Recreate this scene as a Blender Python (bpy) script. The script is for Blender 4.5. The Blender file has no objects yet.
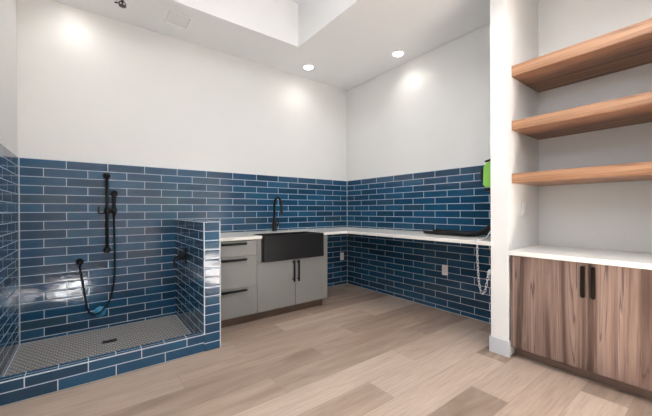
import bpy, bmesh, math, random
from mathutils import Vector, Matrix
random.seed(7)
C = bpy.context.scene.collection
PI = math.pi

# ------------------------------------------------------------------ materials
class NT:
    def __init__(s, name):
        s.m = bpy.data.materials.new(name); s.m.use_nodes = True
        s.t = s.m.node_tree; s.b = s.t.nodes['Principled BSDF']
    def n(s, typ, **kw):
        x = s.t.nodes.new(typ)
        for k, v in kw.items(): setattr(x, k, v)
        return x
    def l(s, a, b): s.t.links.new(a, b)
    def put(s, sock, v):
        if hasattr(v, 'links'): s.l(v, sock)
        else: sock.default_value = v
    def math(s, op, a, b=0.0, c=None):
        x = s.n('ShaderNodeMath', operation=op)
        s.put(x.inputs[0], a); s.put(x.inputs[1], b)
        if c is not None: s.put(x.inputs[2], c)
        return x.outputs[0]
    def comb(s, x, y, z=0.0):
        c = s.n('ShaderNodeCombineXYZ')
        for i, v in enumerate((x, y, z)): s.put(c.inputs[i], v)
        return c.outputs[0]
    def mix(s, f, a, b, blend='MIX'):
        x = s.n('ShaderNodeMix', data_type='RGBA', blend_type=blend)
        s.put(x.inputs[0], f)
        for i, v in ((6, a), (7, b)):
            if isinstance(v, tuple) and len(v) == 3: v = v + (1,)
            s.put(x.inputs[i], v)
        return x.outputs[2]
    def ramp(s, f, stops):
        r = s.n('ShaderNodeValToRGB'); e = r.color_ramp.elements
        while len(e) < len(stops): e.new(0.5)
        for el, (p, c) in zip(e, stops):
            el.position = p; el.color = tuple(c) + (1,)
        s.put(r.inputs[0], f); return r.outputs[0]
    def noise(s, vec, scale, detail=2, rough=.5, dist=0.0):
        x = s.n('ShaderNodeTexNoise'); s.put(x.inputs['Vector'], vec)
        x.inputs['Scale'].default_value = scale; x.inputs['Detail'].default_value = detail
        x.inputs['Roughness'].default_value = rough; x.inputs['Distortion'].default_value = dist
        return x.outputs['Fac']
    def obj(s): return s.n('ShaderNodeTexCoord').outputs['Object']
    def uv(s): return s.n('ShaderNodeTexCoord').outputs['UV']
    def sep(s, v):
        x = s.n('ShaderNodeSeparateXYZ'); s.l(v, x.inputs[0]); return x.outputs
    def mapping(s, v, sc):
        x = s.n('ShaderNodeVectorMath', operation='MULTIPLY'); s.l(v, x.inputs[0]); x.inputs[1].default_value = sc
        return x.outputs[0]
    def bump(s, h, strength=.2, dist=.01, normal=None):
        x = s.n('ShaderNodeBump'); x.inputs['Strength'].default_value = strength
        x.inputs['Distance'].default_value = dist; s.l(h, x.inputs['Height'])
        if normal is not None: s.l(normal, x.inputs['Normal'])
        return x.outputs[0]
    def col(s, v): s.put(s.b.inputs['Base Color'], v + (1,) if isinstance(v, tuple) else v)
    def rough(s, v): s.put(s.b.inputs['Roughness'], v)
    def nor(s, v): s.l(v, s.b.inputs['Normal'])

def plain(name, col, rough=.5, metal=0.0, var=.04, bscale=None, bstr=.05):
    k = NT(name)
    f = k.noise(k.obj(), 6, 3)
    a = tuple(min(1, c*(1-var)) for c in col); b = tuple(min(1, c*(1+var)) for c in col)
    k.col(k.mix(f, a, b)); k.rough(rough); k.b.inputs['Metallic'].default_value = metal
    if bscale: k.nor(k.bump(k.noise(k.obj(), bscale, 3), bstr, .002))
    return k.m

def bond(k, L, H, period, u0, v0, g):
    """running-bond cells on the metric UVs: returns (id vector, inside mask, du, dv)"""
    u, v, _ = k.sep(k.uv())
    vv = k.math('DIVIDE', k.math('SUBTRACT', v0, v), H)
    row = k.math('FLOOR', vv)
    fv = k.math('SUBTRACT', vv, row)
    off = k.math('DIVIDE', k.math('FLOORED_MODULO', row, float(period)), float(period))
    uu = k.math('ADD', k.math('DIVIDE', k.math('SUBTRACT', u, u0), L), off)
    c = k.math('FLOOR', uu)
    fu = k.math('SUBTRACT', uu, c)
    du = k.math('MULTIPLY', k.math('MINIMUM', fu, k.math('SUBTRACT', 1.0, fu)), L)
    dv = k.math('MULTIPLY', k.math('MINIMUM', fv, k.math('SUBTRACT', 1.0, fv)), H)
    d = k.math('MINIMUM', du, dv)
    mr = k.n('ShaderNodeMapRange', interpolation_type='SMOOTHSTEP')
    mr.inputs['From Min'].default_value = g*.5; mr.inputs['From Max'].default_value = g*.5+.0015
    k.l(d, mr.inputs['Value'])
    return k.comb(c, row, 0.0), mr.outputs[0], d, (fu, fv)

def tile_mat(name, u0, v0, L=.3187, H=.0802, period=2):
    k = NT(name)
    cid, mask, d, _ = bond(k, L, H, period, u0, v0, .0043)
    wn = k.n('ShaderNodeTexWhiteNoise', noise_dimensions='3D'); k.l(cid, wn.inputs['Vector'])
    rv = wn.outputs['Value']
    base = k.ramp(rv, [(0, (.008, .048, .102)), (.3, (.009, .064, .138)), (.6, (.011, .080, .170)), (.85, (.014, .098, .198)), (1, (.026, .076, .122))])
    # glaze pooling: cloudy variation inside each tile
    uvv = k.n('ShaderNodeVectorMath', operation='ADD'); k.l(k.uv(), uvv.inputs[0])
    sh = k.n('ShaderNodeVectorMath', operation='SCALE'); k.l(wn.outputs['Color'], sh.inputs[0]); sh.inputs['Scale'].default_value = 9.0
    k.l(sh.outputs[0], uvv.inputs[1])
    cl = k.noise(k.mapping(uvv.outputs[0], (6, 18, 1)), 1.0, 3, .6)
    base = k.mix(k.math('MULTIPLY', cl, .55), base, (.004, .020, .050))
    col = k.mix(mask, (.50, .60, .70), base)
    k.col(col)
    k.rough(k.mix(mask, (.8, .8, .8), (.13, .13, .13)))
    k.b.inputs['IOR'].default_value = 1.60
    # pillowed edge, wavy handmade glaze and a slight random tilt of each tile
    edge = k.math('MINIMUM', k.math('DIVIDE', d, .012), 1.0)
    wav = k.noise(k.mapping(uvv.outputs[0], (9, 14, 1)), 1.0, 1)
    n1 = k.bump(k.math('ADD', k.math('MULTIPLY', edge, .25), wav), .24, .006)
    tl = k.n('ShaderNodeVectorMath', operation='SUBTRACT'); k.l(wn.outputs['Color'], tl.inputs[0]); tl.inputs[1].default_value = (.5, .5, .5)
    ts = k.n('ShaderNodeVectorMath', operation='SCALE'); k.l(tl.outputs[0], ts.inputs[0]); ts.inputs['Scale'].default_value = .016
    ad = k.n('ShaderNodeVectorMath', operation='ADD'); k.l(n1, ad.inputs[0]); k.l(ts.outputs[0], ad.inputs[1])
    nn = k.n('ShaderNodeVectorMath', operation='NORMALIZE'); k.l(ad.outputs[0], nn.inputs[0])
    k.nor(nn.outputs[0])
    return k.m

def mosaic_mat(name):
    k = NT(name)
    cid, mask, d, _ = bond(k, .036, .031, 2, 0.0, 0.0, .0095)
    wn = k.n('ShaderNodeTexWhiteNoise', noise_dimensions='3D'); k.l(cid, wn.inputs['Vector'])
    base = k.ramp(wn.outputs['Value'], [(0, (.030, .028, .028)), (.5, (.055, .050, .046)), (1, (.09, .08, .075))])
    k.col(k.mix(mask, (.50, .47, .45), base)); k.rough(k.mix(mask, (.8, .8, .8), (.3, .3, .3)))
    k.nor(k.bump(mask, .3, .002))
    return k.m

def floor_mat():
    k = NT('vinyl_plank')
    L = 1.53
    cid, mask, d, _ = bond(k, L, .2295, 3, -1.79, -.885, .0010)
    wn = k.n('ShaderNodeTexWhiteNoise', noise_dimensions='3D'); k.l(cid, wn.inputs['Vector'])
    base = k.ramp(wn.outputs['Value'], [(0, (.200, .138, .100)), (.25, (.330, .242, .185)), (.5, (.430, .330, .262)), (.75, (.530, .422, .345)), (1, (.255, .180, .132))])
    sh = k.n('ShaderNodeVectorMath', operation='SCALE'); k.l(wn.outputs['Color'], sh.inputs[0]); sh.inputs['Scale'].default_value = 20.0
    av = k.n('ShaderNodeVectorMath', operation='ADD'); k.l(k.uv(), av.inputs[0]); k.l(sh.outputs[0], av.inputs[1])
    g = k.noise(k.mapping(av.outputs[0], (4.0, 75, 1)), 1.0, 5, .7, .4)
    g2 = k.noise(k.mapping(av.outputs[0], (1.3, 9, 1)), 1.0, 4, .6, .8)
    c = k.mix(k.ramp(g, [(.40, (0, 0, 0)), (.72, (.55, .55, .55))]), base, (.24, .162, .122))
    c = k.mix(k.ramp(g2, [(.35, (0, 0, 0)), (.68, (.4, .4, .4))]), c, (.61, .49, .41))
    c = k.mix(mask, (.27, .20, .15), c)
    k.col(c); k.rough(k.math('ADD', .36, k.math('MULTIPLY', g, .16)))
    k.nor(k.bump(k.math('ADD', g, k.math('MULTIPLY', mask, 2.0)), .12, .002))
    return k.m

def wood_mat(name, axis, stops, across=9.0, along=.55, rough=.38, streak=(.05, .028, .018), samt=.6, strip=None):
    """axis = grain direction"""
    k = NT(name)
    sc = [across]*3; sc[axis] = along
    o = k.obj()
    if strip is not None:
        # veneer leaves: shift the figure from leaf to leaf
        ax, w = strip
        s = k.sep(o)
        leaf = k.math('FLOOR', k.math('DIVIDE', s[ax], w))
        wn = k.n('ShaderNodeTexWhiteNoise', noise_dimensions='1D'); k.l(leaf, wn.inputs['W'])
        sh = k.n('ShaderNodeVectorMath', operation='SCALE'); k.l(wn.outputs['Color'], sh.inputs[0]); sh.inputs['Scale'].default_value = 6.0
        av = k.n('ShaderNodeVectorMath', operation='ADD'); k.l(o, av.inputs[0]); k.l(sh.outputs[0], av.inputs[1])
        o = av.outputs[0]
    v = k.mapping(o, tuple(sc))
    n1 = k.noise(v, 1.0, 3, .5, .9)
    w = k.math('FRACT', k.math('MULTIPLY', n1, 5.0))
    n2 = k.noise(k.mapping(o, tuple(90 if i != axis else 3 for i in range(3))), 1.0, 4, .6)
    c = k.ramp(k.math('ADD', k.math('MULTIPLY', n1, .75), k.math('MULTIPLY', n2, .25)), stops)
    lines = k.ramp(w, [(0, (1, 1, 1)), (.07, (.25, .25, .25)), (.3, (0, 0, 0)), (.93, (0, 0, 0)), (1, (1, 1, 1))])
    lf = k.math('MULTIPLY', k.sep(lines)[0], samt)
    c = k.mix(lf, c, streak)
    c = k.mix(k.math('MULTIPLY', n2, .30), c, tuple(x*.6 for x in stops[1][1]))
    k.col(c); k.rough(rough); k.nor(k.bump(n2, .08, .001))
    return k.m

M = {}
M['paint'] = plain('wall_paint', (.76, .762, .755), .62, var=.012, bscale=260, bstr=.05)
M['ceil'] = plain('ceiling_paint', (.88, .89, .90), .7, var=.012, bscale=220, bstr=.05)
M['trimw'] = plain('painted_baseboard', (.60, .62, .66), .4, var=.01)
M['tile_back'] = tile_mat('blue_tile_back', -2.843, 1.654)
M['tile_side'] = tile_mat('blue_tile_side', -.012, 1.654)
M['tile_curb'] = tile_mat('blue_tile_curb', -3.003, .0762*14, H=.0762)
M['tile_end'] = tile_mat('blue_tile_end', -2.4, 1.086, L=.34, H=.0785, period=1)
M['tile_pony'] = tile_mat('blue_tile_half_wall', -.458, 1.086, H=.0785)
M['tiletop'] = tile_mat('blue_tile_cap', -3.321, -1.005, L=.1593, H=.044, period=1)
M['grout'] = plain('tile_edge_strip', (.62, .66, .70), .35)
M['mosaic'] = mosaic_mat('pan_mosaic')
M['floor'] = floor_mat()
M['quartz'] = plain('white_quartz', (.80, .775, .73), .22, var=.03)
M['quartz2'] = plain('pale_quartz', (.78, .77, .74), .25, var=.03)
M['grey'] = plain('grey_cabinet_laminate', (.200, .196, .188), .42, var=.03, bscale=60, bstr=.03)
M['greyin'] = plain('cabinet_carcass', (.12, .115, .11), .6)
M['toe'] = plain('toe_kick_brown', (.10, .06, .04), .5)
M['black'] = plain('matte_black_metal', (.006, .006, .007), .42, 0, var=.1)
M['blackplastic'] = plain('black_plastic', (.012, .012, .013), .4, var=.1)
M['sinkmat'] = plain('black_granite_composite', (.011, .011, .012), .34, var=.25, bscale=300, bstr=.1)
M['white_plastic'] = plain('white_plastic', (.88, .89, .90), .35)
M['dark'] = plain('slot_dark', (.02, .02, .02), .6)
M['green'] = plain('lime_green_plastic', (.30, .68, .12), .35)
M['bluerub'] = plain('blue_rubber', (.03, .26, .46), .4)
M['chain'] = plain('zinc_chain', (.62, .66, .72), .3, .7)
M['cord'] = plain('white_cord', (.72, .70, .68), .6)
M['brass'] = plain('dark_brass', (.10, .08, .07), .35, .8)
M['chrome'] = plain('brushed_chrome', (.6, .6, .6), .25, 1)
M['recess_black'] = plain('bronze_black_pull', (.018, .013, .010), .35, .5)
M['walnut'] = wood_mat('walnut_veneer_doors', 2,
    [(.36, (.060, .034, .026)), (.46, (.135, .085, .067)), (.54, (.240, .165, .136)), (.66, (.370, .270, .228))], across=10.0, along=.42, strip=(1, .155), samt=.85, streak=(.035, .019, .014))
M['walnut_toe'] = wood_mat('walnut_toe_kick', 1, [(.2, (.10, .065, .05)), (.4, (.17, .115, .09)), (.6, (.22, .15, .12)), (.8, (.26, .18, .145))])
M['shelf'] = wood_mat('walnut_shelf', 1,
    [(.30, (.090, .038, .018)), (.44, (.200, .088, .042)), (.56, (.340, .170, .088)), (.70, (.500, .290, .165))], across=26.0, along=.5, rough=.4, samt=.5, streak=(.08, .035, .018))

for n_ in ('black', 'blackplastic', 'sinkmat', 'recess_black', 'dark'): M[n_].node_tree.nodes['Principled BSDF'].inputs['Specular IOR Level'].default_value = .22
k = NT('lamp_lens'); k.b.inputs['Base Color'].default_value = (1, 1, 1, 1)
k.b.inputs['Emission Color'].default_value = (1, .95, .88, 1); k.b.inputs['Emission Strength'].default_value = 14.0
M['lens'] = k.m
k = NT('added_window_glass')
tr = k.n('ShaderNodeBsdfTransparent'); gl = k.n('ShaderNodeBsdfGlossy'); gl.inputs['Roughness'].default_value = .02
mx = k.n('ShaderNodeMixShader'); mx.inputs[0].default_value = .06
k.l(tr.outputs[0], mx.inputs[1]); k.l(gl.outputs[0], mx.inputs[2]); k.l(mx.outputs[0], k.t.nodes['Material Output'].inputs['Surface'])
M['glass'] = k.m

k = NT('added_skylight_glow'); k.b.inputs['Base Color'].default_value = (.85, .85, .85, 1)  # glowing pane of the added skylight
k.b.inputs['Emission Color'].default_value = (.95, .98, 1, 1); k.b.inputs['Emission Strength'].default_value = 3.0
M['skylight_glow'] = k.m

# ------------------------------------------------------------------ mesh helpers
class MB:
    def __init__(s): s.v = []; s.f = []; s.sm = []; s.mi = []
    def add(s, vs, fs, smooth=False, mi=0):
        o = len(s.v); s.v += [Vector(p) for p in vs]
        for f in fs: s.f.append([i+o for i in f]); s.sm.append(smooth); s.mi.append(mi)
        return s
    def box(s, x0, x1, y0, y1, z0, z1, mi=0):
        x0, x1 = sorted((x0, x1)); y0, y1 = sorted((y0, y1)); z0, z1 = sorted((z0, z1))
        v = [(x, y, z) for z in (z0, z1) for y in (y0, y1) for x in (x0, x1)]
        return s.add(v, [(0, 2, 3, 1), (4, 5, 7, 6), (0, 1, 5, 4), (2, 6, 7, 3), (0, 4, 6, 2), (1, 3, 7, 5)], False, mi)
    def tube(s, pts, r, seg=12, cap=True, mi=0):
        pts = [Vector(p) for p in pts]
        rs = r if isinstance(r, (list, tuple)) else [r]*len(pts)
        n = len(pts); up = None; vs = []
        for i, p in enumerate(pts):
            t = (pts[min(i+1, n-1)]-pts[max(i-1, 0)]).normalized()
            if up is None: up = t.orthogonal().normalized()
            up = (up - t*up.dot(t)).normalized(); w = t.cross(up)
            for j in range(seg):
                a = 2*PI*j/seg; vs.append(p+(up*math.cos(a)+w*math.sin(a))*rs[i])
        fs = [(i*seg+j, i*seg+(j+1) % seg, (i+1)*seg+(j+1) % seg, (i+1)*seg+j) for i in range(n-1) for j in range(seg)]
        s.add(vs, fs, True, mi)
        if cap:
            o = len(s.v)-len(vs)
            s.f.append([o+j for j in range(seg)][::-1]); s.sm.append(False); s.mi.append(mi)
            s.f.append([o+(n-1)*seg+j for j in range(seg)]); s.sm.append(False); s.mi.append(mi)
        return s
    def lathe(s, c, axis, prof, seg=24, mi=0, sx=1.0, sy=1.0):
        """prof: list of (r, h) along axis; closed by end caps when r>0"""
        c = Vector(c); ax = Vector(axis).normalized()
        u = Vector((0, 0, 1)) if abs(ax.z) < .9 else Vector((1, 0, 0))
        u = (u-ax*u.dot(ax)).normalized(); w = ax.cross(u)
        vs = []
        for r, h in prof:
            for j in range(seg):
                a = 2*PI*j/seg; vs.append(c+ax*h+(u*math.cos(a)*sx+w*math.sin(a)*sy)*r)
        n = len(prof)
        fs = [(i*seg+j, i*seg+(j+1) % seg, (i+1)*seg+(j+1) % seg, (i+1)*seg+j) for i in range(n-1) for j in range(seg)]
        fs.append(tuple(range(seg))[::-1]); fs.append(tuple((n-1)*seg+j for j in range(seg)))
        return s.add(vs, fs, True, mi)
    def prism(s, poly, z0, z1, mi=0, axis=2):
        n = len(poly)
        def P(a, b, h):
            return (a, b, h) if axis == 2 else ((h, a, b) if axis == 0 else (a, h, b))
        vs = [P(a, b, z0) for a, b in poly]+[P(a, b, z1) for a, b in poly]
        fs = [tuple(range(n))[::-1], tuple(range(n, 2*n))]+[(i, (i+1) % n, n+(i+1) % n, n+i) for i in range(n)]
        return s.add(vs, fs, False, mi)
    def build(s, name, mat, parent=None, bevel=0.0, seg=2, origin=None, autosm=True):
        me = bpy.data.meshes.new(name)
        if origin is None:
            if parent is not None: origin = parent['_o'] if '_o' in parent else (0, 0, 0)
            else:
                xs = [p.x for p in s.v]; ys = [p.y for p in s.v]; zs = [p.z for p in s.v]
                origin = ((min(xs)+max(xs))/2, (min(ys)+max(ys))/2, min(zs))
        o = Vector(origin)
        me.from_pydata([p-o for p in s.v], [], s.f)
        mats = mat if isinstance(mat, (list, tuple)) else [mat]
        for m in mats: me.materials.append(m)
        for p, sm, mi in zip(me.polygons, s.sm, s.mi): p.use_smooth = sm; p.material_index = mi
        bm = bmesh.new(); bm.from_mesh(me); bmesh.ops.recalc_face_normals(bm, faces=bm.faces)
        uvl = bm.loops.layers.uv.new('UVMap')
        for f in bm.faces:
            n = f.normal; a = [abs(n.x), abs(n.y), abs(n.z)]; k = a.index(max(a))
            for lp in f.loops:
                p = lp.vert.co+o
                lp[uvl].uv = (p.y, p.z) if k == 0 else ((p.x, p.z) if k == 1 else (p.x, p.y))
        bm.to_mesh(me); bm.free()
        ob = bpy.data.objects.new(name, me); C.objects.link(ob)
        if parent is None: ob.location = o
        else: ob.parent = parent
        ROOTO[ob.name] = tuple(o)
        ob['_o'] = list(o)
        if bevel:
            b = ob.modifiers.new('bevel', 'BEVEL'); b.width = bevel; b.segments = seg; b.limit_method = 'ANGLE'
            b.angle_limit = math.radians(50); b.harden_normals = False
        return ob
ROOTO = {}

def thing(name, loc, label, cat, group=None):
    o = bpy.data.objects.new(name, None); C.objects.link(o); o.location = loc; o.empty_display_size = .05
    o['_o'] = list(loc); return tag(o, label, cat, group)
def tag(o, label, cat, group=None):
    o['label'] = label; o['category'] = cat
    if group: o['group'] = group
    return o
def struct(o): o['kind'] = 'structure'; return o
def copy_tree(o, parent=None):
    c = o.copy(); C.objects.link(c); c.parent = parent
    for ch in list(o.children): copy_tree(ch, c)
    return c

# ------------------------------------------------------------------ room shell
XL, YR, ZC = -3.80, -6.20, 3.122
ZT = 1.654
RX0, RX1, RY0, RY1, RZ = -3.25, -1.331, -5.2, -.655, 3.637
O0 = (0, 0, 0)
CTZ, PXI = .9145, -.93
fl = MB().box(XL-.12, .12, YR-.12, .12, -.10, 0).build('floor', M['floor'], origin=O0); struct(fl)

c = MB()
c.box(XL-.12, .12, RY1, .12, ZC, ZC+.08).box(RX1, .12, YR-.12, RY1, ZC, ZC+.08)
c.box(XL-.12, RX0, YR-.12, RY1, ZC, ZC+.08).box(RX0, RX1, YR-.12, RY0, ZC, ZC+.08)
c.box(RX0-.05, RX1+.05, RY1, RY1+.05, ZC+.08, RZ+.05).box(RX0-.05, RX1+.05, RY0-.05, RY0, ZC+.08, RZ+.05)
c.box(RX1, RX1+.05, RY0, RY1, ZC+.08, RZ+.05).box(RX0-.05, RX0, RY0, RY1, ZC+.08, RZ+.05)
KX0, KX1, KY0, KY1 = -3.15, -2.05, -4.9, -2.3      # added skylight in the tray, out of view
c.box(RX0, KX0, RY0, RY1, RZ, RZ+.05).box(KX1, RX1, RY0, RY1, RZ, RZ+.05).box(KX0, KX1, RY0, KY0, RZ, RZ+.05).box(KX0, KX1, KY1, RY1, RZ, RZ+.05)
struct(c.build('ceiling', M['ceil'], origin=O0))

wb = struct(MB().box(XL-.12, .12, .008, .13, -.02, ZC+.02).build('wall_back', M['paint'], origin=O0))
MB().box(XL+.002, -.002, 0.0, .0085, 0.0, ZT).build('tile_cladding', M['tile_back'], wb, origin=O0)
wr = struct(MB().box(.008, .13, YR-.12, .12, -.02, ZC+.02).build('wall_right', M['paint'], origin=O0))
MB().box(0.0, .0085, -2.5545, -.0005, 0.0, ZT).build('tile_cladding', M['tile_side'], wr, origin=O0)
MB().box(-.0055, -.0005, -2.554, -.0055, .0, .0055).build('caulk_bead', M['grout'], wr, origin=O0)
MB().box(-.0050, -.0005, -.0050, -.0005, CTZ, ZT).box(-.0050, -.0005, -.0050, -.0005, 0, .88).build('corner_bead', M['grout'], wb, origin=O0)
MB().box(PXI, -.006, -.0055, -.0005, .0, .0055).build('caulk_bead', M['grout'], wb, origin=O0)
MB().box(XL+.0005, XL+.005, -.0050, -.0005, .024, ZT).build('corner_bead', M['grout'], wb, origin=O0)
# added, unseen clerestory windows for sun and daylight: a narrow one in the rear wall, a long strip in the left wall behind the camera
WX0, WX1, WZ0, WZ1 = -3.76, -3.30, 2.50, 3.04
w = MB()
DX0, DX1, DZ1 = -1.75, -.82, 2.0
w.box(XL-.12, WX0, YR-.12, YR, -.02, ZC+.02).box(WX1, DX0, YR-.12, YR, -.02, ZC+.02).box(DX1, .12, YR-.12, YR, -.02, ZC+.02).box(DX0, DX1, YR-.12, YR, DZ1, ZC+.02)
w.box(WX0, WX1, YR-.12, YR, -.02, WZ0).box(WX0, WX1, YR-.12, YR, WZ1, ZC+.02)
struct(w.build('wall_rear', M['paint'], origin=O0))
f = MB()
f.box(WX0, WX1, YR-.09, YR-.05, WZ0, WZ0+.025).box(WX0, WX1, YR-.09, YR-.05, WZ1-.025, WZ1).box(WX0, WX1, YR-.09, YR-.05, (WZ0+WZ1)/2-.05, (WZ0+WZ1)/2+.05)
for i in range(3):
    x = WX0+(WX1-WX0-.07)*i/2; f.box(x, x+.07, YR-.09, YR-.05, WZ0+.025, WZ1-.025)
win = struct(MB().box(WX0+.01, WX1-.01, YR-.072, YR-.068, WZ0+.01, WZ1-.01).build('window_added_1', M['glass'], origin=O0))  # added unseen window; its wide bars shape the sun patch
f.build('added_window_frame', M['white_plastic'], win, origin=O0)
f = MB().box(DX0, DX0+.09, YR-.08, YR-.04, .01, DZ1).box(DX1-.09, DX1, YR-.08, YR-.04, .01, DZ1).box(DX0+.09, DX1-.09, YR-.08, YR-.04, .01, .12).box(DX0+.09, DX1-.09, YR-.08, YR-.04, DZ1-.09, DZ1)
dor = struct(MB().box(DX0+.08, DX1-.08, YR-.063, YR-.057, .11, DZ1-.08).build('door_added_1', M['glass'], origin=O0))  # unseen glass door, added so sun on the floor brightens the ceiling
f.build('added_door_frame', M['black'], dor, origin=O0)
MB().tube([(DX0+.045, YR-.03, .85), (DX0+.045, YR-.03, 1.25)], .012).tube([(DX0+.045, YR-.045, .88), (DX0+.045, YR-.03, .88)], .01).tube([(DX0+.045, YR-.045, 1.22), (DX0+.045, YR-.03, 1.22)], .01).build('added_door_handle', M['black'], dor, origin=O0)
LY0, LY1 = -6.0, -2.0
w = MB()
xa, xb = XL-.13, XL-.008
w.box(xa, xb, YR-.12, .12, -.02, WZ0).box(xa, xb, YR-.12, .12, WZ1, ZC+.02).box(xa, xb, LY1, .12, WZ0, WZ1).box(xa, xb, YR-.12, LY0, WZ0, WZ1)
wl = struct(w.build('wall_left', M['paint'], origin=O0))
MB().box(XL-.0085, XL, -1.10, -.0005, 0.0, ZT).build('tile_cladding', M['tile_side'], wl, origin=O0)
MB().box(XL-.0085, XL+.003, -1.106, -1.10, 0.0, ZT).build('edge_strip', M['grout'], wl, origin=O0)
f = MB().box(XL-.09, XL-.05, LY0, LY1, WZ0, WZ0+.03).box(XL-.09, XL-.05, LY0, LY1, WZ1-.03, WZ1)
for i in range(5):
    y = LY0+(LY1-LY0-.04)*i/4; f.box(XL-.09, XL-.05, y, y+.04, WZ0+.03, WZ1-.03)
win = struct(MB().box(XL-.072, XL-.068, LY0+.01, LY1-.01, WZ0+.01, WZ1-.01).build('window_added_2', M['glass'], origin=O0))  # unseen strip window, added as a daylight source
f.build('added_window_frame', M['white_plastic'], win, origin=O0)

f = MB().box(KX0, KX1, KY0, KY0+.04, RZ-.01, RZ+.06).box(KX0, KX1, KY1-.04, KY1, RZ-.01, RZ+.06).box(KX0, KX0+.04, KY0+.04, KY1-.04, RZ-.01, RZ+.06).box(KX1-.04, KX1, KY0+.04, KY1-.04, RZ-.01, RZ+.06)
f.box(KX0+.04, KX1-.04, (KY0+KY1)/2-.02, (KY0+KY1)/2+.02, RZ-.01, RZ+.06)
win = struct(MB().box(KX0+.02, KX1-.02, KY0+.02, KY1-.02, RZ+.030, RZ+.044).build('window_added_3', M['skylight_glow'], origin=O0))  # unseen skylight with a glowing pane, added to light the room
f.build('added_window_frame', M['white_plastic'], win, origin=O0)

# wing wall between the tiled bay and the shelf niche, and the wall on the niche's far side
WY0, WY1, WXF = -2.69, -2.555, -.644
struct(MB().box(WXF, .008, WY0, WY1, 0, ZC).build('wall_wing', M['paint'], origin=O0))
NY = -3.675
struct(MB().box(WXF, .008, YR, NY, 0, ZC).build('wall_niche_side', M['paint'], origin=O0))
bt = .012
b = MB().box(WXF-bt, WXF, WY0-bt, WY1+bt, 0, .128).box(WXF, -.63, WY0-bt, WY0, 0, .128)
b.box(WXF, -.001, WY1, WY1+bt, 0, .128)
struct(b.build('baseboard_wing', M['trimw'], bevel=.003, origin=O0))
struct(MB().box(WXF-bt, WXF, YR, NY+.0, 0, .128).build('baseboard_right', M['trimw'], bevel=.003, origin=O0))
struct(MB().box(XL-.008, XL-.008+bt, YR, -1.107, 0, .128).build('baseboard_left', M['trimw'], bevel=.003, origin=O0))
struct(MB().box(XL, DX0-.03, YR, YR+bt, 0, .128).build('baseboard_rear', M['trimw'], bevel=.003, origin=O0))

# ------------------------------------------------------------------ shower
PX0, PX1, PY, PZ = -2.548, -2.412, -1.093, 1.086
pw = struct(MB().box(PX0+.008, PX1-.008, PY+.008, -.0, 0, PZ-.008).build('wall_shower', M['grout'], origin=O0))
t = MB()
t.box(PX0, PX0+.008, PY+.008, -.0005, .0, PZ-.008, 0).box(PX1-.008, PX1, PY+.008, -.0005, .0, PZ-.008, 0)
t.box(PX0, PX1, PY, PY+.008, 0, PZ-.008, 1).box(PX0, PX1, PY, -.0005, PZ-.008, PZ, 2)
t.build('tile_cladding', [M['tile_pony'], M['tile_end'], M['tiletop']], pw, origin=O0)
e = MB()
for x in (PX0-.0015, PX1-.006): e.box(x, x+.0075, PY-.0015, PY+.006, .144 if x < -2.5 else 0, PZ)
e.box(PX0-.0015, PX1+.0015, PY-.0015, PY+.004, PZ-.003, PZ+.0015)
e.box(PX0-.0015, PX0+.004, PY, -.001, PZ-.003, PZ+.0015).box(PX1-.004, PX1+.0015, PY, -.001, PZ-.003, PZ+.0015)
e.build('edge_strip', M['grout'], pw, origin=O0)

CY1 = -1.005; CZ = .144
cb = tag(MB().box(XL+.001, PX0-.002, PY, CY1, 0.0005, CZ-.0).build('shower_curb', [M['tile_curb']], bevel=0, origin=O0),
         'low blue-tiled curb across the front of the walk-in shower', 'shower curb')
# top faces of the curb take the cap tile
cb.data.materials.append(M['tiletop'])
for p in cb.data.polygons:
    if p.normal.z > .9: p.material_index = 1
MB().box(XL+.001, PX0-.002, PY-.0015, PY+.008, CZ-.004, CZ+.0015).build('edge_strip', M['grout'], cb, origin=O0)
sp = tag(MB().box(XL+.001, PX0-.001, CY1+.001, -.001, 0.0005, .022).build('shower_pan', M['mosaic'], origin=O0),
         'shower floor of small grey-brown mosaic tiles inside the blue tiled shower', 'shower floor')
g = MB()
g.box(XL+.001, XL+.008, CY1, -.001, .0215, .0235).box(PX0-.008, PX0-.001, CY1, -.001, .0215, .0235).box(XL+.001, PX0-.001, -.008, -.001, .0215, .0235)
g.build('grout_joint', M['grout'], sp, origin=O0)

dr = thing('shower_drain', (-3.17, -.42, .022), 'small dark rectangular drain grate set in the mosaic shower floor', 'drain')
MB().box(-3.225, -3.115, -.455, -.385, .0222, .0262).build('frame', M['chrome'], dr, bevel=.001)
g = MB()
for i in range(7): g.box(-3.218+i*.0145, -3.210+i*.0145, -.448, -.392, .0262, .0285)
g.build('grate', M['black'], dr)
MB().box(-3.219, -3.121, -.449, -.391, .0258, .0268).build('sump', M['dark'], dr)

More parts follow.
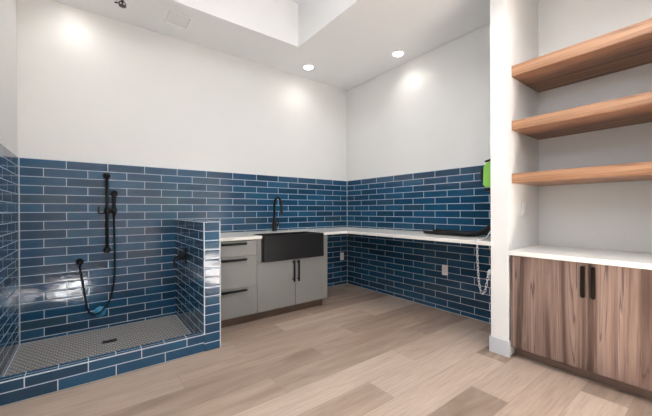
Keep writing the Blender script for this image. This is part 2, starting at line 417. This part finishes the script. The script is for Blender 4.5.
# slide rail with holder
RXX, RYY = -3.172, -.062
r = thing('shower_rail', (RXX, 0, .76), 'black vertical shower slide rail on the blue tiled back wall', 'shower rail')
MB().tube([(RXX, RYY, .775), (RXX, RYY, 1.555)], .0125, 16).build('rail', M['black'], r)
for z in (.795, 1.535):
    MB().lathe((RXX, -.0005, z), (0, -1, 0), [(.031, 0), (.031, .008), (.016, .012), (.016, .05), (.024, .052), (.024, .078), (.018, .084)]).build('bracket', M['black'], r)
h = MB().lathe((RXX, RYY, 1.155), (0, 0, 1), [(.022, 0), (.024, .005), (.024, .05), (.022, .055)])
h.tube([(RXX, RYY, 1.18), (RXX+.035, RYY-.02, 1.18), (RXX+.055, RYY-.035, 1.185)], .012)
h.tube([(RXX+.055, RYY-.035, 1.155), (RXX+.055, RYY-.035, 1.21)], [.018, .021], 16)
ho = h.build('holder', M['black'], r)
MB().tube([(RXX-.01, RYY, 1.165), (RXX-.04, RYY-.02, 1.16), (RXX-.062, RYY-.032, 1.162), (RXX-.068, RYY-.035, 1.18), (RXX-.068, RYY-.035, 1.225)], .0085).build('lock_lever', M['black'], ho)

HX, HY = RXX+.055, RYY-.035
hs = thing('hand_shower', (HX, HY, 1.12), 'slim black hand shower hanging in the rail holder with its looping black hose', 'hand shower')
MB().tube([(HX, HY, 1.13), (HX, HY, 1.17), (HX, HY, 1.30), (HX, HY, 1.34)], [.011, .014, .0155, .019], 16).build('handle', M['black'], hs)
MB().lathe((HX, HY-.006, 1.352), (0, -1, .25), [(.012, -.022), (.026, -.012), (.030, .004), (.028, .012)]).build('spray_head', M['black'], hs)
def cr(pts, n=8):
    P = [Vector(p) for p in pts]; P = [P[0]*2-P[1]]+P+[P[-1]*2-P[-2]]; out = []
    for i in range(1, len(P)-2):
        for j in range(n):
            t = j/n; a, b, c_, d = P[i-1:i+3]
            out.append(.5*((2*b)+(c_-a)*t+(2*a-5*b+4*c_-d)*t*t+(3*b-a-3*c_+d)*t**3))
    out.append(P[-2]); return out
hp = [(HX, HY, 1.135), (HX, HY, 1.0), (HX+.006, HY, .80), (HX+.002, HY+.01, .55), (HX-.03, HY+.02, .34), (HX-.09, -.06, .225), (HX-.16, -.05, .185), (HX-.205, -.05, .235), (HX-.235, -.05, .40), (HX-.262, -.05, .60), (HX-.268, -.045, .672)]
MB().tube(cr(hp), .0078, 10).build('hose', M['black'], hs)
EX = HX-.268
ol = thing('hose_outlet', (EX, 0, .70), 'black round hose outlet elbow on the tiled wall left of the slide rail', 'hose outlet')
MB().lathe((EX, -.0005, .70), (0, -1, 0), [(.030, 0), (.030, .007), (.014, .010), (.014, .05), (.016, .052), (.016, .060)]).build('flange', M['black'], ol)
MB().tube([(EX, -.045, .70), (EX, -.045, .672)], [.014, .011], 14).build('elbow', M['black'], ol)
bd = thing('scrub_disc', (-3.23, -.001, .19), 'small round blue disc on the tiled wall at the bottom of the shower hose loop', 'disc')
MB().lathe((-3.228, -.001, .197), (0, -1, 0), [(.047, 0), (.050, .004), (.050, .014), (.046, .020), (.0, .022)]).build('disc', M['bluerub'], bd)
MB().lathe((-3.228, -.021, .197), (0, -1, 0), [(.018, 0), (.018, .006), (.014, .010)]).build('boss', M['bluerub'], bd)

VY, VZ = -.455, .73
vv = thing('shower_valve', (PX0, VY, VZ-.085), 'black shower mixer valve with lever on the inner side of the tiled half wall', 'shower valve')
MB().lathe((PX0-.0005, VY, VZ), (-1, 0, 0), [(.080, 0), (.080, .006), (.074, .010)], 32, sx=1.06, sy=.88).build('cover_plate', M['black'], vv)
MB().lathe((PX0-.009, VY, VZ), (-1, 0, 0), [(.040, 0), (.034, .02), (.028, .035), (.024, .055)]).build('valve_body', M['black'], vv)
MB().tube([(PX0-.05, VY, VZ), (PX0-.085, VY, VZ-.002), (PX0-.098, VY, VZ-.008), (PX0-.102, VY, VZ-.025), (PX0-.102, VY, VZ-.105)], [.014, .012, .011, .010, .009], 14).build('lever', M['black'], vv)

# ------------------------------------------------------------------ grey cabinets
CF = -.734; ZU = .881
def bar_handle(p0, p1, out, parent, mat, r=.0110, stand=.032):
    p0 = Vector(p0); p1 = Vector(p1); out = Vector(out); d = (p1-p0).normalized()
    m = MB().tube([p0+out*stand, p1+out*stand], r, 12)
    for q in (p0+d*.025, p1-d*.025): m.tube([q, q+out*stand], r*.85, 10)
    return m.build('handle', mat, parent)
X0, X1, X2 = -2.41, -1.905, -.966
dc = thing('drawer_cabinet', ((X0+X1)/2, CF/2, 0), 'grey three-drawer base cabinet between the tiled half wall and the sink', 'cabinet')
MB().box(X0+.001, X1-.001, -.001, CF+.020, .10, ZU-.001).build('body', M['greyin'], dc)
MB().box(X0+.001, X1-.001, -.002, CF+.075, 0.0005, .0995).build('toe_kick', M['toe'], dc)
MB().box(X0+.001, X0+.017, CF+.0195, CF+.004, .101, ZU-.003).build('filler_strip', M['toe'], dc)
for z0, z1, hz in ((.7185, .870, .845), (.400, .7145, .684), (.101, .396, .372)):
    d = MB().box(X0+.018, X1-.0025, CF, CF+.0195, z0, z1).build('drawer', M['grey'], dc, bevel=.0015)
    bar_handle((X0+.12, CF, hz), (X1-.125, CF, hz), (0, -1, 0), d, M['black'])
sc_ = thing('sink_cabinet', ((X1+X2)/2, CF/2, 0), 'grey two-door base cabinet carrying the black apron sink', 'cabinet')
bdy = MB().box(X1+.001, X2-.017, -.001, CF+.020, .10, .615)
bdy.box(X1+.001, -1.8545, -.001, CF+.020, .615, ZU-.001).box(-1.0505, X2-.017, -.001, CF+.020, .615, ZU-.001)
bdy.build('body', M['greyin'], sc_)
MB().box(X2-.0165, X2, -.001, CF, .10, ZU-.001).build('side_panel', M['grey'], sc_, bevel=.001)
for a_, b_ in ((X1+.0015, -1.8545), (-1.0505, X2-.018)): MB().box(a_, b_, CF, CF+.0195, .631, ZU-.003).build('face_strip', M['grey'], sc_)
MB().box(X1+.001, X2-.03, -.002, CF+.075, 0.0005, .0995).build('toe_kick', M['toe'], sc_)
XM = -1.43
for x0, x1, hx in ((X1+.0015, XM-.0015, XM-.030), (XM+.0015, X2-.018, XM+.030)):
    d = MB().box(x0, x1, CF, CF+.0195, .101, .627).build('door', M['grey'], sc_, bevel=.0015)
    bar_handle((hx, CF, .375), (hx, CF, .615), (0, -1, 0), d, M['black'])

# countertop (one continuous L)
SX0, SX1, SYF, SYB = -1.850, -1.055, -.788, -.385
CT = .914
poly = [(-2.4105, -.001), (-.001, -.001), (-.001, -2.5535), (WXF-.002, -2.5535), (WXF-.002, -2.572), (-.662, -2.572), (-.662, -.752), (SX1+.001, -.752), (SX1+.001, SYB+.001), (SX0-.001, SYB+.001), (SX0-.001, -.752), (-2.4105, -.752)]
ct = tag(MB().prism(poly, ZU, CT).build('countertop', M['quartz'], bevel=.003), 'white L-shaped countertop running round the tiled corner over the grey cabinets', 'countertop')

# apron sink
sk = thing('apron_sink', ((SX0+SX1)/2, -.58, .635), 'black apron-front farmhouse sink set into the white countertop', 'sink')
bm = MB(); W = .022; zt = .9105; zb = .634
ox = (SX0, SX1); oy = (SYF, SYB)
def rring(x0, x1, y0, y1, z, r, n=5):
    out = []
    for cx, cy, a0 in ((x1-r, y1-r, 0), (x0+r, y1-r, PI/2), (x0+r, y0+r, PI), (x1-r, y0+r, 1.5*PI)):
        for i in range(n): a = a0+PI/2*i/(n-1); out.append((cx+r*math.cos(a), cy+r*math.sin(a), z))
    return out
rings = [rring(SX0+.004, SX1-.004, SYF+.004, SYB-.002, zb, .012), rring(SX0, SX1, SYF, SYB, zb+.006, .014), rring(SX0, SX1, SYF, SYB, zt-.008, .014), rring(SX0+.004, SX1-.004, SYF+.004, SYB-.003, zt, .012),
         rring(SX0+W, SX1-W, SYF+W, SYB-W, zt, .03), rring(SX0+W+.006, SX1-W-.006, SYF+W+.006, SYB-W-.006, zt-.012, .03), rring(SX0+W+.012, SX1-W-.012, SYF+W+.012, SYB-W-.012, zb+.05, .035), rring(SX0+W+.04, SX1-W-.04, SYF+W+.04, SYB-W-.04, zb+.022, .03)]
n = len(rings[0]); vs = [p for q in rings for p in q]
fs = [(i*n+j, i*n+(j+1) % n, (i+1)*n+(j+1) % n, (i+1)*n+j) for i in range(len(rings)-1) for j in range(n)]
fs += [tuple(range(n))[::-1], tuple((len(rings)-1)*n+j for j in range(n))]
bm.add(vs, fs, False).build('basin', M['sinkmat'], sk)
MB().lathe(((SX0+SX1)/2, -.58, zb+.0222), (0, 0, 1), [(.055, 0), (.055, .002), (.042, .004), (.03, .001)]).build('strainer', M['chrome'], sk)

# faucet
FX, FY = -1.388, -.15
fc = thing('faucet', (FX, FY, CT), 'tall black gooseneck pull-down faucet behind the black sink', 'faucet')
MB().lathe((FX, FY, CT+.0003), (0, 0, 1), [(.033, 0), (.033, .008), (.029, .012), (.028, .10), (.021, .15), (.018, .19), (.015, .20)]).build('body', M['black'], fc)
pts = [(FX, FY, CT+.19), (FX, FY, 1.245)]
R = .092
for i in range(1, 15):
    a = PI*i/15*1.08; pts.append((FX, FY-R+R*math.cos(a), 1.245+R*math.sin(a)*1.1))
MB().tube(pts, .0145, 14).build('spout', M['black'], fc)
q = Vector(pts[-1]); dq = (q-Vector(pts[-2])).normalized()
MB().tube([q-dq*.01, q+dq*.02, q+dq*.10, q+dq*.115], [.0145, .017, .019, .016], 16).build('spray_head', M['black'], fc)
MB().lathe((FX+.02, FY, CT+.075), (1, 0, 0), [(.017, 0), (.017, .03), (.013, .036)]).tube([(FX+.045, FY, CT+.075), (FX+.058, FY, CT+.10), (FX+.075, FY, CT+.165)], [.009, .008, .007], 12).build('lever', M['black'], fc)

# ------------------------------------------------------------------ outlets and switch
def outlet(name, c, nrm, label, kind='outlet'):
    c = Vector(c); nrm = Vector(nrm); t_ = Vector((0, 0, 1)).cross(nrm)
    def bx(m, u0, u1, z0, z1, d0, d1):
        a = c+t_*u0+nrm*d0; b_ = c+t_*u1+nrm*d1
        m.box(a.x, b_.x, a.y, b_.y, c.z+z0, c.z+z1); return m
    r = thing(name, c, label, kind)
    bx(MB(), -.037, .037, -.060, .060, .0005, .006).build('cover_plate', M['white_plastic'], r, bevel=.002)
    if kind == 'outlet':
        for z in (-.021, .021):
            s_ = bx(MB(), -.0165, .0165, z-.014, z+.014, .006, .0078).build('socket', M['white_plastic'], r, bevel=.001)
            m = MB()
            for u in (-.0065, .0065): bx(m, u-.0012, u+.0012, z-.003, z+.007, .0078, .0082)
            bx(m, -.002, .002, z-.010, z-.006, .0078, .0082); m.build('slots', M['dark'], s_)
    else:
        bx(MB(), -.017, .017, -.034, .034, .006, .010).build('rocker', M['white_plastic'], r, bevel=.002)
    return r
outlet('power_outlet', (-.112, 0, .45), (0, -1, 0), 'white outlet on the dark tiled wall under the counter beside the grey cabinet', 'outlet')
outlet('power_outlet', (0, -1.735, .478), (-1, 0, 0), 'white outlet on the blue tiled right wall under the counter', 'outlet')
outlet('wall_switch', (-.345, WY0, 1.19), (0, -1, 0), 'white switch plate on the side wall of the shelf niche', 'switch')

# ------------------------------------------------------------------ things on the right leg of the counter
# black tray with one end curling up
tr_ = []
path = [(-1.66, .928), (-1.70, .9205), (-1.76, .9175), (-1.95, .9165), (-2.12, .9165), (-2.21, .9215), (-2.29, .940), (-2.355, .980), (-2.405, 1.04), (-2.44, 1.12)]
pp = cr([(0, a, b) for a, b in path], 4)
prof = [(-.15, .034), (-.143, .036), (-.128, .006), (-.06, .0), (.06, .0), (.128, .006), (.143, .036), (.15, .034), (.132, -.0), (.06, -.0045 + .0), (-.06, -.0045), (-.132, 0)]
vs = []; npf = len(prof)
for i, p in enumerate(pp):
    t_ = (pp[min(i+1, len(pp)-1)]-pp[max(i-1, 0)]).normalized(); nn = Vector((0, -t_.z, t_.y));
    if nn.z < 0: nn = -nn
    ends = min(i, len(pp)-1-i); k_ = min(1, .55+.15*ends)*(1-.72*min(1, max(0, (-2.2-p.y)/.2)))
    for u, h in prof: vs.append(Vector((-.215+u*k_, p.y, p.z+.003))+nn*(h*(.55 if ends < 2 else 1)+.0))
fs = [(i*npf+j, i*npf+(j+1) % npf, (i+1)*npf+(j+1) % npf, (i+1)*npf+j) for i in range(len(pp)-1) for j in range(npf)]
fs += [tuple(range(npf)), tuple((len(pp)-1)*npf+j for j in range(npf))[::-1]]
tag(MB().add(vs, fs, True).build('curved_tray', M['blackplastic']), 'long shallow black tray with upturned end lying on the white countertop near the wing wall', 'tray')

# green holder on the wing wall
GX, GY = -.40, WY1
gh = thing('green_holder', (GX, GY, 1.38), 'lime green and black holder mounted high at the right end of the blue backsplash', 'holder')
pr = [(0.03, 1.375), (.150, 1.385), (.172, 1.41), (.166, 1.575), (.135, 1.612), (.03, 1.636)]
MB().prism([(GY+a*.94, b) for a, b in pr], GX-.05, GX+.05, axis=0).build('case', M['green'], gh, bevel=.012, seg=3)
MB().prism([(GY+a, b) for a, b in [(.001, 1.34), (.145, 1.35), (.15, 1.377), (.03, 1.372), (.03, 1.638), (.137, 1.614), (.148, 1.626), (.001, 1.662)]], GX-.046, GX+.046, axis=0).build('bracket', M['blackplastic'], gh)
MB().prism([(GY+a, b) for a, b in [(.160, 1.44), (.187, 1.45), (.192, 1.52), (.186, 1.56), (.160, 1.57)]], GX-.03, GX+.03, axis=0).build('nozzle_guard', M['blackplastic'], gh, bevel=.004)

# chain hanging from the counter edge with a white cord leading up
ch = thing('tether_chain', (-.68, -2.46, .46), 'pale metal chain looping down in front of the blue tile from the counter end', 'chain')
cp = cr([(-.672, -2.455, .905), (-.676, -2.457, .80), (-.676, -2.463, .66), (-.676, -2.475, .54), (-.676, -2.497, .475), (-.676, -2.520, .50), (-.672, -2.537, .58), (-.665, -2.543, .66)], 10)
lens = [0]
for a, b_ in zip(cp, cp[1:]): lens.append(lens[-1]+(b_-a).length)
def at_len(s):
    for i in range(len(cp)-1):
        if lens[i+1] >= s:
            f_ = (s-lens[i])/(lens[i+1]-lens[i]); return cp[i].lerp(cp[i+1], f_), (cp[i+1]-cp[i]).normalized()
    return cp[-1], (cp[-1]-cp[-2]).normalized()
m = MB(); s_ = .008; kk = 0; LK = .026
while s_ < lens[-1]-.004:
    p, t_ = at_len(s_); side = Vector((1, 0, 0)) if kk % 2 else Vector((0, 1, 0))
    side = (side-t_*side.dot(t_)).normalized(); loop = []
    for i in range(13):
        a = 2*PI*i/12; loop.append(p+t_*math.cos(a)*.0165+side*math.sin(a)*.0085)
    m.tube(loop, .0019, 6, cap=False); s_ += LK; kk += 1
m.build('links', M['chain'], ch)
MB().tube([(-.665, -2.5425, .66), (-.665, -2.553, .662)], .006, 10).lathe((-.645, -2.5425, .66), (0, 1, 0), [(.022, 0), (.022, -.004)]).build('eye_bolt', M['chain'], ch)
MB().tube(cr([(-.22, -2.40, 1.03), (-.32, -2.395, .965), (-.45, -2.42, .925), (-.60, -2.45, .9205), (-.664, -2.455, .921), (-.672, -2.455, .905)], 6), .0045, 8).build('cord', M['cord'], ch)

# ------------------------------------------------------------------ niche: cabinet, top, shelves
NF = -.632
wc = thing('wood_cabinet', (-.3, (WY0+NY)/2, 0), 'two-door walnut veneer base cabinet in the wall niche', 'cabinet')
MB().box(NF+.021, -.001, NY+.001, WY0-.013, .085, .819).build('body', M['walnut'], wc)
MB().box(-.55, -.05, NY+.002, WY0-.013, .0005, .0845).build('toe_kick', M['walnut_toe'], wc)
MB().box(NF+.002, NF+.0205, -2.7195, WY0-.013, .0845, .817).build('filler_strip', M['walnut'], wc)
ym = -3.1885
for a, b_, hy in ((-2.721, ym+.0015, ym+.027), (ym-.0015, NY+.002, ym-.028)):
    d = MB().box(NF, NF+.0195, a, b_, .087, .815).build('door', M['walnut'], wc, bevel=.0015)
    hm = MB(); y0 = hy; r_ = .0135
    prf = []
    for i in range(9): a_ = PI*i/8; prf.append((y0+r_*math.cos(a_), .797-r_+r_*math.sin(a_)))
    for i in range(9): a_ = PI+PI*i/8; prf.append((y0+r_*math.cos(a_), .577+r_+r_*math.sin(a_)))
    hm.prism(prf, NF-.012, NF-.0002, axis=0).build('handle', M['recess_black'], d, bevel=.003)
tag(MB().box(-.662, -.001, NY+.001, WY0-.001, .821, .856).build('niche_countertop', M['quartz2'], bevel=.003), 'white countertop slab over the walnut cabinet in the niche', 'countertop')
for z0, z1, lab in ((2.262, 2.350, 'thick walnut floating shelf, topmost of the three in the niche'),
                    (1.826, 1.903, 'thick walnut floating shelf, middle of the three in the niche'),
                    (1.396, 1.474, 'thick walnut floating shelf, lowest of the three in the niche')):
    tag(MB().box(-.575, -.0, NY+.001, WY0-.001, z0, z1).build('floating_shelf', M['shelf'], bevel=.002), lab, 'shelf', 'walnut floating shelves in the niche')

# ------------------------------------------------------------------ ceiling fittings
def downlight(loc, label, group, power=28, proto=[None]):
    x, y, z = loc
    if proto[0] is None:
        r = thing('downlight', (x, y, z), label, 'ceiling light', group)
        MB().lathe((x, y, z-.0005), (0, 0, -1), [(.078, 0), (.078, .003), (.070, .007), (.060, .007)]).build('trim_ring', M['white_plastic'], r)
        MB().lathe((x, y, z-.0078), (0, 0, -1), [(.058, 0), (.056, .003), (.03, .004)]).build('lens', M['lens'], r)
        proto[0] = r
    else:
        r = copy_tree(proto[0]); r.location = (x, y, z); r['label'] = label
        if group: r['group'] = group
    L = bpy.data.lights.new('downlight_beam', 'SPOT'); L.energy = power; L.spot_size = math.radians(150); L.spot_blend = 1.0
    L.shadow_soft_size = .05; L.color = (1, .95, .885)
    lo = bpy.data.objects.new('downlight_beam', L); C.objects.link(lo); lo.location = (x, y, z-.02)
    return r
downlight((-.944, -.30, ZC), 'round recessed ceiling light near the back wall above the sink corner', 'recessed ceiling lights', 8)
downlight((-.26, -1.266, ZC), 'round recessed ceiling light close to the right wall', 'recessed ceiling lights', 11)
downlight((-3.42, -.22, ZC), 'round recessed ceiling light over the shower, left of the sprinkler', 'recessed ceiling lights', 5)
k_ = 0
for x, y, z in ((-.98, -3.18, ZC), (-1.20, -5.0, ZC)):  # two added downlights out of view, brightening the niche side
    downlight((x, y, z), ['added unseen round ceiling light in front of the shelf niche', 'added unseen round ceiling light beyond the shelf niche'][k_], 'recessed ceiling lights', 38); k_ += 1

vt = thing('ceiling_vent', (-2.58, -.36, ZC), 'small white square ceiling vent beside the raised ceiling tray', 'vent')
fm = MB(); vx0, vx1, vy0, vy1 = -2.69, -2.47, -.48, -.236
for a in ((vx0, vx1, vy0, vy0+.022), (vx0, vx1, vy1-.022, vy1), (vx0, vx0+.022, vy0+.022, vy1-.022), (vx1-.022, vx1, vy0+.022, vy1-.022)):
    fm.box(*a, ZC-.008, ZC-.0005)
fm.build('frame', M['white_plastic'], vt, bevel=.003)
sl = MB()
for i in range(11):
    y = vy0+.026+i*.0172; sl.add([(vx0+.022, y, ZC-.0042), (vx1-.022, y, ZC-.0042), (vx1-.022, y+.015, ZC-.002), (vx0+.022, y+.015, ZC-.002), (vx0+.022, y, ZC-.0030), (vx1-.022, y, ZC-.0030), (vx1-.022, y+.015, ZC-.0005), (vx0+.022, y+.015, ZC-.0005)],
        [(0, 1, 2, 3), (7, 6, 5, 4), (0, 4, 5, 1), (1, 5, 6, 2), (2, 6, 7, 3), (3, 7, 4, 0)])
sl.build('louvre', M['white_plastic'], vt)
MB().box(vx0+.02, vx1-.02, vy0+.02, vy1-.02, ZC-.0015, ZC-.0004).build('back_plate', M['white_plastic'], vt)

SXX, SYY = -3.062, -.392
sr = thing('fire_sprinkler', (SXX, SYY, ZC), 'small dark metal fire sprinkler hanging from the ceiling above the shower', 'sprinkler')
MB().lathe((SXX, SYY, ZC-.0005), (0, 0, -1), [(.036, 0), (.036, .003), (.030, .010), (.016, .011)]).build('escutcheon', M['white_plastic'], sr)
sb = MB().lathe((SXX, SYY, ZC-.011), (0, 0, -1), [(.014, 0), (.014, .012), (.011, .014)])
for sx in (-1, 1): sb.tube(cr([(SXX+sx*.010, SYY, ZC-.022), (SXX+sx*.024, SYY, ZC-.032), (SXX+sx*.020, SYY, ZC-.048), (SXX, SYY, ZC-.057)], 4), .0045, 8)
sb.build('frame', M['brass'], sr)
MB().tube([(SXX, SYY, ZC-.024), (SXX, SYY, ZC-.055)], .006, 10).build('bulb', M['dark'], sr)
MB().lathe((SXX, SYY, ZC-.057), (0, 0, -1), [(.012, 0), (.030, .002), (.030, .005), (.010, .006)]).build('deflector', M['brass'], sr)
MB().tube([(SXX-.02, SYY+.01, ZC-.036), (SXX-.055, SYY+.035, ZC-.030)], [.005, .007], 8).build('arm', M['dark'], sr)

# ------------------------------------------------------------------ added daylight lamps, sun and world
def area(loc, rot, sx, sy, e):
    A = bpy.data.lights.new('added_daylight', 'AREA'); A.shape = 'RECTANGLE'; A.size = sx; A.size_y = sy
    A.energy = e; A.color = (.90, .955, 1.0)
    ao = bpy.data.objects.new('added_daylight', A); C.objects.link(ao); ao.location = loc; ao.rotation_euler = rot
area((XL-.15, (LY0+LY1)/2, (WZ0+WZ1)/2), (PI/2, 0, -PI/2), LY1-LY0-.1, WZ1-WZ0-.06, 16)  # added lamp outside the left strip window
area(((KX0+KX1)/2, (KY0+KY1)/2, RZ+.018), (0, 0, 0), KX1-KX0-.1, KY1-KY0-.1, 24)  # added lamp just below the skylight pane
S_ = bpy.data.lights.new('sun', 'SUN'); S_.energy = 175; S_.angle = math.radians(.6); S_.color = (.92, .97, 1)
so = bpy.data.objects.new('sun', S_); C.objects.link(so)
so.rotation_euler = Vector((.0, math.cos(math.radians(35)), -math.sin(math.radians(35)))).to_track_quat('-Z', 'Y').to_euler()
W_ = bpy.data.worlds.new('sky'); bpy.context.scene.world = W_; W_.use_nodes = True
nt = W_.node_tree; bg = nt.nodes['Background']; sky = nt.nodes.new('ShaderNodeTexSky'); sky.sky_type = 'NISHITA'; sky.sun_disc = False
sky.sun_elevation = math.radians(35); nt.links.new(sky.outputs[0], bg.inputs[0]); bg.inputs[1].default_value = .25

# ------------------------------------------------------------------ camera
yaw, pitch, roll = .6513, -.0011, -.0039
F = Vector((math.sin(yaw), math.cos(yaw), 0)); Rv = Vector((math.cos(yaw), -math.sin(yaw), 0)); U = Vector((0, 0, 1))
F, U = F*math.cos(pitch)+U*math.sin(pitch), U*math.cos(pitch)-F*math.sin(pitch)
Rv, U = Rv*math.cos(roll)+U*math.sin(roll), U*math.cos(roll)-Rv*math.sin(roll)
cam = bpy.data.cameras.new('camera'); co = bpy.data.objects.new('camera', cam); C.objects.link(co)
mt = Matrix((Rv, U, -F)).transposed().to_4x4(); mt.translation = (-3.3157, -3.7901, 1.1804); co.matrix_world = mt
cam.sensor_width = 36; cam.lens = 311.35/652*36; cam.shift_y = 2.82/652; cam.clip_start = .02
sc = bpy.context.scene; sc.camera = co
for o in bpy.data.objects:
    if '_o' in o: del o['_o']
vs_ = sc.view_settings; vs_.view_transform = 'Standard'; vs_.look = 'None'; vs_.gamma = 1; vs_.use_curve_mapping = False
vs_.exposure = 0.44
